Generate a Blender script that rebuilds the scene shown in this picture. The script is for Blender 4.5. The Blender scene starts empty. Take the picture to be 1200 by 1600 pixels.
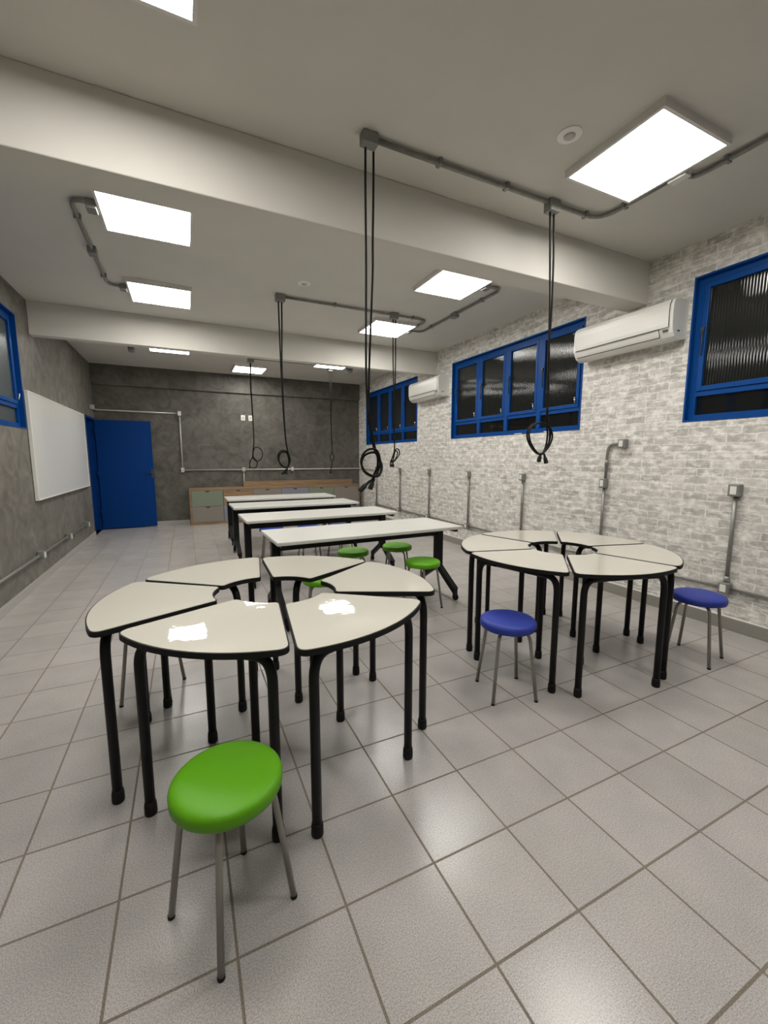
import bpy, bmesh, math, random
from mathutils import Vector, Matrix

random.seed(7)
T = 0.33            # one floor tile in metres; all layout numbers below are in tiles
scn = bpy.context.scene
COL = scn.collection

# ------------------------------------------------------------------ camera, world, exposure
YAW, PITCH = 0.4435, -0.1290
cam_d = bpy.data.cameras.new('camera')
cam = bpy.data.objects.new('camera', cam_d)
COL.objects.link(cam)
fw = Vector((math.sin(YAW)*math.cos(PITCH), math.cos(YAW)*math.cos(PITCH), math.sin(PITCH)))
rt = Vector((math.cos(YAW), -math.sin(YAW), 0))
up = rt.cross(fw)
mw = Matrix((rt, up, -fw)).transposed().to_4x4()
mw.translation = Vector((-2.176, -4.3288, 4.3108)) * T
cam.matrix_world = mw
cam_d.sensor_fit = 'VERTICAL'
cam_d.sensor_height = 32.0
cam_d.sensor_width = 24.0
cam_d.lens = 649.4553 / 1600 * 32.0
cam_d.clip_start = 0.02
scn.camera = cam

world = bpy.data.worlds.new('night_sky')
scn.world = world
world.use_nodes = True
world.node_tree.nodes['Background'].inputs[0].default_value = (0.01, 0.012, 0.015, 1)
world.node_tree.nodes['Background'].inputs[1].default_value = 0.3

scn.view_settings.view_transform = 'Standard'
scn.view_settings.look = 'None'
scn.view_settings.gamma = 1.0
scn.view_settings.use_curve_mapping = False
scn.view_settings.exposure = 0.0

LAMP = 26.0
LAMP_COL = (1.0, 0.97, 0.915)

# ------------------------------------------------------------------ materials
def new_mat(name):
    m = bpy.data.materials.new(name)
    m.use_nodes = True
    return m, m.node_tree, m.node_tree.nodes['Principled BSDF']

def simple(name, col, rough=0.5, metal=0.0, coat=0.0, bump=0.0, bscale=60.0, var=0.0, spec=None):
    m, nt, b = new_mat(name)
    b.inputs['Base Color'].default_value = (*col, 1)
    b.inputs['Roughness'].default_value = rough
    b.inputs['Metallic'].default_value = metal
    b.inputs['Coat Weight'].default_value = coat
    b.inputs['Coat Roughness'].default_value = 0.02
    if spec is not None:
        b.inputs['Specular IOR Level'].default_value = spec
    if bump or var:
        tc = nt.nodes.new('ShaderNodeTexCoord')
        n = nt.nodes.new('ShaderNodeTexNoise')
        n.inputs['Scale'].default_value = bscale
        n.inputs['Detail'].default_value = 3
        nt.links.new(tc.outputs['Object'], n.inputs['Vector'])
        if bump:
            bp = nt.nodes.new('ShaderNodeBump')
            bp.inputs['Strength'].default_value = bump
            bp.inputs['Distance'].default_value = 0.01
            nt.links.new(n.outputs['Fac'], bp.inputs['Height'])
            nt.links.new(bp.outputs['Normal'], b.inputs['Normal'])
            nt.links.new(bp.outputs['Normal'], b.inputs['Coat Normal'])
        if var:
            r = nt.nodes.new('ShaderNodeValToRGB')
            r.color_ramp.elements[0].position = 0.3
            r.color_ramp.elements[1].position = 0.7
            r.color_ramp.elements[0].color = (*[c*(1-var) for c in col], 1)
            r.color_ramp.elements[1].color = (*[min(1, c*(1+var)) for c in col], 1)
            nt.links.new(n.outputs['Fac'], r.inputs['Fac'])
            nt.links.new(r.outputs['Color'], b.inputs['Base Color'])
    return m

def mat_floor():
    m, nt, b = new_mat('speckled_porcelain_tile')
    N, L = nt.nodes, nt.links
    tc = N.new('ShaderNodeTexCoord')
    mp = N.new('ShaderNodeMapping')
    mp.inputs['Scale'].default_value = (1/T, 1/T, 1)
    L.new(tc.outputs['Object'], mp.inputs['Vector'])
    br = N.new('ShaderNodeTexBrick')
    br.offset = 0.0; br.squash = 1.0
    br.inputs['Scale'].default_value = 1.0
    br.inputs['Brick Width'].default_value = 1.0
    br.inputs['Row Height'].default_value = 1.0
    br.inputs['Mortar Size'].default_value = 0.0135
    br.inputs['Mortar Smooth'].default_value = 0.15
    br.inputs['Bias'].default_value = 0.0
    br.inputs['Color1'].default_value = (0.41, 0.393, 0.377, 1)
    br.inputs['Color2'].default_value = (0.45, 0.431, 0.414, 1)
    br.inputs['Mortar'].default_value = (0.19, 0.162, 0.128, 1)
    L.new(mp.outputs['Vector'], br.inputs['Vector'])
    n1 = N.new('ShaderNodeTexNoise'); n1.inputs['Scale'].default_value = 250; n1.inputs['Detail'].default_value = 3
    n2 = N.new('ShaderNodeTexNoise'); n2.inputs['Scale'].default_value = 5; n2.inputs['Detail'].default_value = 4
    L.new(tc.outputs['Object'], n1.inputs['Vector']); L.new(tc.outputs['Object'], n2.inputs['Vector'])
    r1 = N.new('ShaderNodeValToRGB')
    r1.color_ramp.elements[0].position = 0.34; r1.color_ramp.elements[0].color = (0.68, 0.67, 0.66, 1)
    r1.color_ramp.elements[1].position = 0.62; r1.color_ramp.elements[1].color = (1.10, 1.09, 1.09, 1)
    L.new(n1.outputs['Fac'], r1.inputs['Fac'])
    mx = N.new('ShaderNodeMix'); mx.data_type = 'RGBA'; mx.blend_type = 'MULTIPLY'
    mx.inputs['Factor'].default_value = 1.0
    L.new(br.outputs['Color'], mx.inputs['A']); L.new(r1.outputs['Color'], mx.inputs['B'])
    r2 = N.new('ShaderNodeValToRGB')
    r2.color_ramp.elements[0].position = 0.3; r2.color_ramp.elements[0].color = (0.93, 0.93, 0.94, 1)
    r2.color_ramp.elements[1].position = 0.7; r2.color_ramp.elements[1].color = (1.05, 1.04, 1.03, 1)
    L.new(n2.outputs['Fac'], r2.inputs['Fac'])
    m2 = N.new('ShaderNodeMix'); m2.data_type = 'RGBA'; m2.blend_type = 'MULTIPLY'; m2.inputs['Factor'].default_value = 1.0
    L.new(mx.outputs['Result'], m2.inputs['A']); L.new(r2.outputs['Color'], m2.inputs['B'])
    L.new(m2.outputs['Result'], b.inputs['Base Color'])
    rr = N.new('ShaderNodeMapRange')
    rr.inputs['To Min'].default_value = 0.25; rr.inputs['To Max'].default_value = 0.75
    L.new(br.outputs['Fac'], rr.inputs['Value'])
    L.new(rr.outputs['Result'], b.inputs['Roughness'])
    ad = N.new('ShaderNodeMath'); ad.operation = 'MULTIPLY_ADD'
    ad.inputs[1].default_value = -1.0
    sc = N.new('ShaderNodeMath'); sc.operation = 'MULTIPLY'; sc.inputs[1].default_value = 0.03
    L.new(n1.outputs['Fac'], sc.inputs[0])
    L.new(br.outputs['Fac'], ad.inputs[0]); L.new(sc.outputs[0], ad.inputs[2])
    bp = N.new('ShaderNodeBump'); bp.inputs['Strength'].default_value = 0.35; bp.inputs['Distance'].default_value = 0.002
    L.new(ad.outputs[0], bp.inputs['Height']); L.new(bp.outputs['Normal'], b.inputs['Normal'])
    return m

def mat_brick():
    m, nt, b = new_mat('whitewashed_brick_wallpaper')
    N, L = nt.nodes, nt.links
    tc = N.new('ShaderNodeTexCoord')
    sp = N.new('ShaderNodeSeparateXYZ'); L.new(tc.outputs['Object'], sp.inputs[0])
    cb = N.new('ShaderNodeCombineXYZ')
    L.new(sp.outputs['Y'], cb.inputs['X']); L.new(sp.outputs['Z'], cb.inputs['Y'])
    sc = N.new('ShaderNodeVectorMath'); sc.operation = 'SCALE'; sc.inputs['Scale'].default_value = 1/T
    L.new(cb.outputs[0], sc.inputs[0])
    wn = N.new('ShaderNodeTexNoise'); wn.inputs['Scale'].default_value = 5.0; wn.inputs['Detail'].default_value = 3
    L.new(sc.outputs[0], wn.inputs['Vector'])
    sb = N.new('ShaderNodeVectorMath'); sb.operation = 'SUBTRACT'; sb.inputs[1].default_value = (0.5, 0.5, 0.5)
    L.new(wn.outputs['Color'], sb.inputs[0])
    s2 = N.new('ShaderNodeVectorMath'); s2.operation = 'SCALE'; s2.inputs['Scale'].default_value = 0.085
    L.new(sb.outputs[0], s2.inputs[0])
    ad = N.new('ShaderNodeVectorMath'); ad.operation = 'ADD'
    L.new(sc.outputs[0], ad.inputs[0]); L.new(s2.outputs[0], ad.inputs[1])
    br = N.new('ShaderNodeTexBrick'); br.offset = 0.5
    br.inputs['Scale'].default_value = 1.0
    br.inputs['Brick Width'].default_value = 0.60
    br.inputs['Row Height'].default_value = 0.213
    br.inputs['Mortar Size'].default_value = 0.016
    br.inputs['Mortar Smooth'].default_value = 0.5
    br.inputs['Color1'].default_value = (0.44, 0.425, 0.39, 1)
    br.inputs['Color2'].default_value = (0.66, 0.635, 0.595, 1)
    br.inputs['Mortar'].default_value = (0.79, 0.765, 0.715, 1)
    L.new(ad.outputs[0], br.inputs['Vector'])
    mp = N.new('ShaderNodeMapping'); mp.inputs['Scale'].default_value = (2.6, 6.0, 1)
    L.new(sc.outputs[0], mp.inputs['Vector'])
    n = N.new('ShaderNodeTexNoise'); n.inputs['Scale'].default_value = 1.0; n.inputs['Detail'].default_value = 5
    n.inputs['Roughness'].default_value = 0.65
    L.new(mp.outputs[0], n.inputs['Vector'])
    r = N.new('ShaderNodeValToRGB')
    r.color_ramp.elements[0].position = 0.46; r.color_ramp.elements[0].color = (0, 0, 0, 1)
    r.color_ramp.elements[1].position = 0.64; r.color_ramp.elements[1].color = (1, 1, 1, 1)
    L.new(n.outputs['Fac'], r.inputs['Fac'])
    mx = N.new('ShaderNodeMix'); mx.data_type = 'RGBA'
    L.new(r.outputs['Color'], mx.inputs['Factor'])
    L.new(br.outputs['Color'], mx.inputs['A']); mx.inputs['B'].default_value = (0.86, 0.84, 0.79, 1)
    n3 = N.new('ShaderNodeTexNoise'); n3.inputs['Scale'].default_value = 6.0; n3.inputs['Detail'].default_value = 6
    n3.inputs['Roughness'].default_value = 0.7
    L.new(sc.outputs[0], n3.inputs['Vector'])
    r3 = N.new('ShaderNodeValToRGB')
    r3.color_ramp.elements[0].position = 0.36; r3.color_ramp.elements[0].color = (0.78, 0.765, 0.75, 1)
    r3.color_ramp.elements[1].position = 0.58; r3.color_ramp.elements[1].color = (1.04, 1.04, 1.04, 1)
    L.new(n3.outputs['Fac'], r3.inputs['Fac'])
    m3 = N.new('ShaderNodeMix'); m3.data_type = 'RGBA'; m3.blend_type = 'MULTIPLY'; m3.inputs['Factor'].default_value = 1
    L.new(mx.outputs['Result'], m3.inputs['A']); L.new(r3.outputs['Color'], m3.inputs['B'])
    L.new(m3.outputs['Result'], b.inputs['Base Color'])
    b.inputs['Roughness'].default_value = 0.65
    return m

def mat_concrete(name, k):
    m, nt, b = new_mat(name)
    N, L = nt.nodes, nt.links
    tc = N.new('ShaderNodeTexCoord')
    n1 = N.new('ShaderNodeTexNoise'); n1.inputs['Scale'].default_value = 1.6; n1.inputs['Detail'].default_value = 8
    n1.inputs['Roughness'].default_value = 0.62; n1.inputs['Distortion'].default_value = 1.3
    n2 = N.new('ShaderNodeTexNoise'); n2.inputs['Scale'].default_value = 3.6; n2.inputs['Detail'].default_value = 9
    n2.inputs['Distortion'].default_value = 2.2
    L.new(tc.outputs['Object'], n1.inputs['Vector']); L.new(tc.outputs['Object'], n2.inputs['Vector'])
    ad = N.new('ShaderNodeMath'); ad.operation = 'ADD'
    L.new(n1.outputs['Fac'], ad.inputs[0]); L.new(n2.outputs['Fac'], ad.inputs[1])
    hf = N.new('ShaderNodeMath'); hf.operation = 'MULTIPLY'; hf.inputs[1].default_value = 0.5
    L.new(ad.outputs[0], hf.inputs[0])
    r = N.new('ShaderNodeValToRGB')
    r.color_ramp.elements[0].position = 0.36; r.color_ramp.elements[0].color = (0.105*k, 0.097*k, 0.083*k, 1)
    r.color_ramp.elements[1].position = 0.64; r.color_ramp.elements[1].color = (0.21*k, 0.196*k, 0.17*k, 1)
    L.new(hf.outputs[0], r.inputs['Fac']); L.new(r.outputs['Color'], b.inputs['Base Color'])
    b.inputs['Roughness'].default_value = 0.55
    b.inputs['Specular IOR Level'].default_value = 0.3
    bp = N.new('ShaderNodeBump'); bp.inputs['Strength'].default_value = 0.15; bp.inputs['Distance'].default_value = 0.006
    L.new(n2.outputs['Fac'], bp.inputs['Height']); L.new(bp.outputs['Normal'], b.inputs['Normal'])
    return m

def mat_wood(name, c1, c2):
    m, nt, b = new_mat(name)
    N, L = nt.nodes, nt.links
    tc = N.new('ShaderNodeTexCoord')
    mp = N.new('ShaderNodeMapping'); mp.inputs['Scale'].default_value = (1.2, 14, 14)
    L.new(tc.outputs['Object'], mp.inputs['Vector'])
    n = N.new('ShaderNodeTexNoise'); n.inputs['Scale'].default_value = 2.0; n.inputs['Detail'].default_value = 5
    n.inputs['Distortion'].default_value = 0.6
    L.new(mp.outputs[0], n.inputs['Vector'])
    r = N.new('ShaderNodeValToRGB')
    r.color_ramp.elements[0].position = 0.35; r.color_ramp.elements[0].color = (*c1, 1)
    r.color_ramp.elements[1].position = 0.65; r.color_ramp.elements[1].color = (*c2, 1)
    L.new(n.outputs['Fac'], r.inputs['Fac']); L.new(r.outputs['Color'], b.inputs['Base Color'])
    b.inputs['Roughness'].default_value = 0.45
    return m

def mat_glass(name, tint, rough, flutes, trans):
    m, nt, b = new_mat(name)
    N, L = nt.nodes, nt.links
    b.inputs['Base Color'].default_value = (*tint, 1)
    b.inputs['Roughness'].default_value = rough
    b.inputs['Transmission Weight'].default_value = trans
    b.inputs['IOR'].default_value = 1.5
    if flutes:
        tc = N.new('ShaderNodeTexCoord')
        w = N.new('ShaderNodeTexWave'); w.wave_type = 'BANDS'; w.bands_direction = 'Y'
        w.inputs['Scale'].default_value = 15.0
        w.inputs['Distortion'].default_value = 0.06; w.inputs['Detail Scale'].default_value = 0.5
        L.new(tc.outputs['Object'], w.inputs['Vector'])
        bp = N.new('ShaderNodeBump'); bp.inputs['Strength'].default_value = 1.0; bp.inputs['Distance'].default_value = 0.0011
        L.new(w.outputs['Fac'], bp.inputs['Height']); L.new(bp.outputs['Normal'], b.inputs['Normal'])
    return m

def mat_lamp():
    m = bpy.data.materials.new('led_panel_light'); m.use_nodes = True
    nt = m.node_tree
    nt.nodes.remove(nt.nodes['Principled BSDF'])
    e = nt.nodes.new('ShaderNodeEmission')
    e.inputs['Color'].default_value = (*LAMP_COL, 1)
    e.inputs['Strength'].default_value = LAMP
    nt.links.new(e.outputs[0], nt.nodes['Material Output'].inputs[0])
    return m

M = dict(
    floor=mat_floor(), brick=mat_brick(), concrete=mat_concrete('burnt_cement_plaster', 1.08), dark_concrete=mat_concrete('burnt_cement_plaster_darker', 0.70),  # second cement is the same plaster pattern scaled darker, for the back wall
    paint=simple('white_ceiling_paint', (0.64, 0.62, 0.57), 0.75, var=0.02, bscale=3),
    base_tile=simple('pale_skirting_tile', (0.40, 0.385, 0.36), 0.35, var=0.08, bscale=90),
    base_grey=simple('grey_skirting_tile', (0.27, 0.255, 0.225), 0.35, var=0.08, bscale=90),
    joint=simple('white_joint', (0.72, 0.70, 0.65), 0.6),
    lamp=mat_lamp(),
    white_metal=simple('white_enamel', (0.72, 0.70, 0.67), 0.4),
    white_plastic=simple('white_plastic', (0.76, 0.75, 0.70), 0.35),
    sensor_white=simple('bright_white_plastic', (0.88, 0.87, 0.84), 0.3),
    grey_plastic=simple('grey_plastic', (0.50, 0.49, 0.46), 0.4),
    dark_plastic=simple('dark_plastic', (0.05, 0.05, 0.05), 0.4),
    laminate=simple('cream_laminate', (0.55, 0.528, 0.455), 0.5, coat=1.0, bump=0.07, bscale=9, spec=0.15),
    board=simple('white_melamine', (0.58, 0.575, 0.535), 0.35),
    whiteboard=simple('whiteboard_enamel', (0.74, 0.74, 0.70), 0.08),
    alu=simple('bright_zinc', (0.55, 0.54, 0.51), 0.33, 0.35),
    black=simple('black_powder_coat', (0.006, 0.006, 0.006), 0.45, spec=0.25),
    rubber=simple('black_rubber', (0.007, 0.007, 0.007), 0.6, spec=0.25),
    cord=simple('black_cable_sheath', (0.006, 0.006, 0.005), 0.55, spec=0.15),
    steel=simple('grey_painted_steel', (0.30, 0.285, 0.255), 0.38, 0.55),
    galv=simple('galvanised_conduit', (0.26, 0.255, 0.235), 0.36, 0.4, var=0.12, bscale=30),
    cast=simple('cast_aluminium_box', (0.25, 0.25, 0.235), 0.45, 0.4),
    green=simple('green_vinyl', (0.10, 0.335, 0.003), 0.45, bump=0.02, bscale=500, spec=0.35),
    blue_vinyl=simple('blue_vinyl', (0.028, 0.048, 0.30), 0.5, bump=0.02, bscale=500, spec=0.25),
    blue=simple('blue_enamel_paint', (0.0008, 0.056, 0.25), 0.4, spec=0.2),
    blue_door=simple('blue_door_paint', (0.0008, 0.038, 0.19), 0.5, spec=0.12),
    oak=mat_wood('oak_veneer', (0.20, 0.125, 0.07), (0.31, 0.205, 0.115)),
    sage=simple('sage_green_lacquer', (0.185, 0.22, 0.16), 0.55),
    taupe=simple('taupe_lacquer', (0.225, 0.20, 0.17), 0.55),
    lilac=simple('blue_grey_lacquer', (0.205, 0.22, 0.265), 0.55),
    frosted=mat_glass('frosted_fluted_glass', (0.085, 0.10, 0.095), 0.28, True, 0.1),
    fluted=mat_glass('fluted_window_glass', (0.016, 0.018, 0.017), 0.06, True, 0.25),
    clear=mat_glass('clear_window_glass', (0.02, 0.022, 0.021), 0.03, False, 0.6),
    chrome=simple('chrome_handle', (0.75, 0.74, 0.7), 0.25, 0.9),
)

# ------------------------------------------------------------------ mesh helpers (units: tiles)
class MB:
    def __init__(self):
        self.bm = bmesh.new()
    def box(self, lo, hi, bevel=0.0, seg=2, mat=None):
        r = bmesh.ops.create_cube(self.bm, size=1.0)
        vs = r['verts']
        c = [(a+b)/2 for a, b in zip(lo, hi)]; s = [abs(b-a) for a, b in zip(lo, hi)]
        for v in vs:
            v.co = Vector((v.co.x*s[0]+c[0], v.co.y*s[1]+c[1], v.co.z*s[2]+c[2]))
            if mat: v.co = mat @ v.co
        if bevel:
            es = list({e for v in vs for e in v.link_edges})
            bmesh.ops.bevel(self.bm, geom=es, offset=bevel, segments=seg, profile=0.5, affect='EDGES')
        return self
    def tube(self, pts, r, n=10, cap=True, smooth_path=0):
        P = [Vector(p) for p in pts]
        if smooth_path: P = catmull(P, smooth_path)
        rad = r if isinstance(r, (list, tuple)) else [r]*len(P)
        if len(rad) != len(P): rad = [rad[0] + (rad[-1]-rad[0])*i/(len(P)-1) for i in range(len(P))]
        tang = []
        for i in range(len(P)):
            d = (P[min(i+1, len(P)-1)] - P[max(i-1, 0)])
            tang.append(d.normalized() if d.length > 1e-9 else Vector((0, 0, 1)))
        ref = Vector((0, 0, 1)) if abs(tang[0].z) < 0.9 else Vector((1, 0, 0))
        u = (ref - tang[0]*ref.dot(tang[0])).normalized()
        rings = []
        for i, p in enumerate(P):
            u = (u - tang[i]*u.dot(tang[i])).normalized()
            w = tang[i].cross(u)
            rings.append([self.bm.verts.new(p + (u*math.cos(a)+w*math.sin(a))*rad[i])
                          for a in [2*math.pi*k/n for k in range(n)]])
        for a, b in zip(rings, rings[1:]):
            for k in range(n):
                f = self.bm.faces.new((a[k], a[(k+1) % n], b[(k+1) % n], b[k])); f.smooth = True
        if cap:
            self.bm.faces.new(rings[0][::-1]); self.bm.faces.new(rings[-1])
        return self
    def lathe(self, prof, n=40, c=(0, 0), axis=None):
        rings = []
        for r, z in prof:
            if r < 1e-6: rings.append([self.bm.verts.new((c[0], c[1], z))])
            else: rings.append([self.bm.verts.new((c[0]+r*math.cos(2*math.pi*k/n), c[1]+r*math.sin(2*math.pi*k/n), z)) for k in range(n)])
        for a, b in zip(rings, rings[1:]):
            for k in range(n):
                k2 = (k+1) % n
                if len(a) == 1 and len(b) == 1: continue
                if len(a) == 1: f = self.bm.faces.new((a[0], b[k2], b[k]))
                elif len(b) == 1: f = self.bm.faces.new((a[k], a[k2], b[0]))
                else: f = self.bm.faces.new((a[k], a[k2], b[k2], b[k]))
                f.smooth = True
        return self
    def prism(self, poly, z0, z1, bevel=0.0):
        b = [self.bm.verts.new((x, y, z0)) for x, y in poly]
        t = [self.bm.verts.new((x, y, z1)) for x, y in poly]
        n = len(poly)
        self.bm.faces.new(b[::-1]); top = self.bm.faces.new(t)
        for k in range(n):
            self.bm.faces.new((b[k], b[(k+1) % n], t[(k+1) % n], t[k]))
        if bevel:
            bmesh.ops.bevel(self.bm, geom=list(top.edges), offset=bevel, segments=2, profile=0.5, affect='EDGES')
        return self
    def extrude_profile(self, prof, y0, y1, fx):
        """prof: (depth, z) closed outline, swept along y; fx maps depth to x"""
        a = [self.bm.verts.new((fx(d), y0, z)) for d, z in prof]
        b = [self.bm.verts.new((fx(d), y1, z)) for d, z in prof]
        n = len(prof)
        self.bm.faces.new(a); self.bm.faces.new(b[::-1])
        for k in range(n):
            self.bm.faces.new((a[k], b[k], b[(k+1) % n], a[(k+1) % n]))
        return self
    def xf(self, mat):
        bmesh.ops.transform(self.bm, matrix=mat, verts=self.bm.verts); return self
    def build(self, name, mat, parent=None, world=False, kind=None, label=None, sharp=35):
        bmesh.ops.recalc_face_normals(self.bm, faces=self.bm.faces)
        off = Vector((0, 0, 0))
        if world and parent is not None:
            p = parent
            while p is not None: off += Vector(p.location); p = p.parent
        for v in self.bm.verts: v.co = v.co*T - off
        me = bpy.data.meshes.new(name)
        self.bm.to_mesh(me); self.bm.free()
        me.materials.append(M[mat])
        o = bpy.data.objects.new(name, me)
        COL.objects.link(o)
        if parent is not None: o.parent = parent
        if kind: o['kind'] = kind
        if label: o['label'] = label
        return o

def catmull(P, n):
    out = []
    for i in range(len(P)-1):
        p0, p1, p2, p3 = P[max(i-1, 0)], P[i], P[i+1], P[min(i+2, len(P)-1)]
        for k in range(n):
            t = k/n
            out.append(0.5*((2*p1)+(-p0+p2)*t+(2*p0-5*p1+4*p2-p3)*t*t+(-p0+3*p1-3*p2+p3)*t**3))
    out.append(P[-1])
    return out

def fillet(pts, r, n=6):
    """polyline with rounded corners"""
    P = [Vector(p) for p in pts]; out = [P[0]]
    for i in range(1, len(P)-1):
        a, b, c = P[i-1], P[i], P[i+1]
        ra = min(r, (a-b).length*0.49); rc = min(r, (c-b).length*0.49)
        s = b + (a-b).normalized()*ra; e = b + (c-b).normalized()*rc
        for k in range(n+1):
            t = k/n
            out.append(s*(1-t)**2 + b*2*t*(1-t) + e*t*t)
    out.append(P[-1])
    return out

def empty(name, loc=(0, 0, 0), rz=0.0, label=None, cat=None, group=None, kind=None):
    o = bpy.data.objects.new(name, None)
    o.empty_display_size = 0.1
    COL.objects.link(o)
    o.location = Vector(loc)*T; o.rotation_euler = (0, 0, rz)
    tag(o, label, cat, group, kind)
    return o

def tag(o, label=None, cat=None, group=None, kind=None):
    if label: o['label'] = label
    if cat: o['category'] = cat
    if group: o['group'] = group
    if kind: o['kind'] = kind
    return o

def copy_tree(o, parent=None):
    c = o.copy(); COL.objects.link(c); c.parent = parent
    for ch in [k for k in list(bpy.data.objects) if k.parent == o]:
        copy_tree(ch, c)
    return c

def dup(root, loc, rz, label):
    c = copy_tree(root)
    c.location = Vector(loc)*T; c.rotation_euler = (0, 0, rz); c['label'] = label
    return c

# ------------------------------------------------------------------ room shell
XL, XR, YB, YF, ZC = -6.93, 10.05, 25.9, -7.4, 9.82
WT = 0.5

def wall_x(name, x0, x1, holes, mat):
    """wall slab between x0 and x1 along y with rectangular holes (y0,y1,z0,z1)"""
    ys = sorted({YF, YB} | {v for h in holes for v in h[:2]})
    zs = sorted({-0.05, ZC+0.05} | {v for h in holes for v in h[2:]})
    m = MB()
    for i in range(len(ys)-1):
        for j in range(len(zs)-1):
            cy, cz = (ys[i]+ys[i+1])/2, (zs[j]+zs[j+1])/2
            if any(h[0] < cy < h[1] and h[2] < cz < h[3] for h in holes): continue
            m.box((x0, ys[i], zs[j]), (x1, ys[i+1], zs[j+1]))
    bmesh.ops.remove_doubles(m.bm, verts=m.bm.verts, dist=1e-4)
    dead = [f for f in m.bm.faces if False]
    # drop interior walls between neighbouring cells
    seen = {}
    for f in m.bm.faces: seen.setdefault(tuple(sorted(v.index for v in f.verts)), []).append(f)
    m.bm.verts.index_update()
    seen = {}
    for f in m.bm.faces: seen.setdefault(tuple(sorted(v.index for v in f.verts)), []).append(f)
    for fs in seen.values():
        if len(fs) > 1: dead += fs
    if dead: bmesh.ops.delete(m.bm, geom=list(set(dead)), context='FACES_ONLY')
    return m.build(name, mat, kind='structure')

WIN = [(-5.1, 2.57), (5.84, 13.5), (16.93, 24.45)]
WZ = (5.27, 8.95)
LWIN = (6.05, 13.66)
DOOR = (23.3, 25.6, 0.0, 6.64)

MB().box((XL-WT, YF-WT, -0.3), (XR+WT, YB+WT, 0.0)).build('floor', 'floor', kind='structure')
MB().box((XL-WT, YF-WT, ZC), (XR+WT, YB+WT, ZC+0.4)).build('ceiling', 'paint', kind='structure')
wall_x('wall_right', XR, XR+WT, [(a, b, *WZ) for a, b in WIN], 'brick')
wall_x('wall_left', XL-WT, XL, [(*LWIN, *WZ), DOOR], 'concrete')
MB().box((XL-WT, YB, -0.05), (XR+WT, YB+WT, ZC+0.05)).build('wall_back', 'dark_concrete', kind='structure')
MB().box((XL-WT, YF-WT, -0.05), (XR+WT, YF, ZC+0.05)).build('wall_front', 'concrete', kind='structure')

def beam(name, y0, y1):
    MB().box((XL, y0, 8.67), (XR, y1, ZC), bevel=0.02).build(name, 'paint', kind='structure')
beam('trim_1', 3.8, 4.48)
beam('trim_2', 15.0, 15.4)
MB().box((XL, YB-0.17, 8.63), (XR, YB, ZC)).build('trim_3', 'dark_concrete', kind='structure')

# skirting
MB().box((XR-0.045, YF, 0), (XR, YB-1.1, 0.31)).build('baseboard_right', 'base_grey', kind='structure')
MB().box((XR-0.04, YF, 0.31), (XR, YB-1.1, 0.335)).build('trim_4', 'joint', kind='structure')
m = MB()
m.box((XL, YF, 0), (XL+0.04, DOOR[0], 0.26)); m.box((XL, DOOR[1]+0.02, 0), (XL+0.04, YB, 0.26))
m.build('baseboard_left', 'base_tile', kind='structure')
MB().box((XL+0.05, YB-0.04, 0), (-2.08, YB, 0.26)).build('baseboard_back', 'base_tile', kind='structure')

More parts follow.
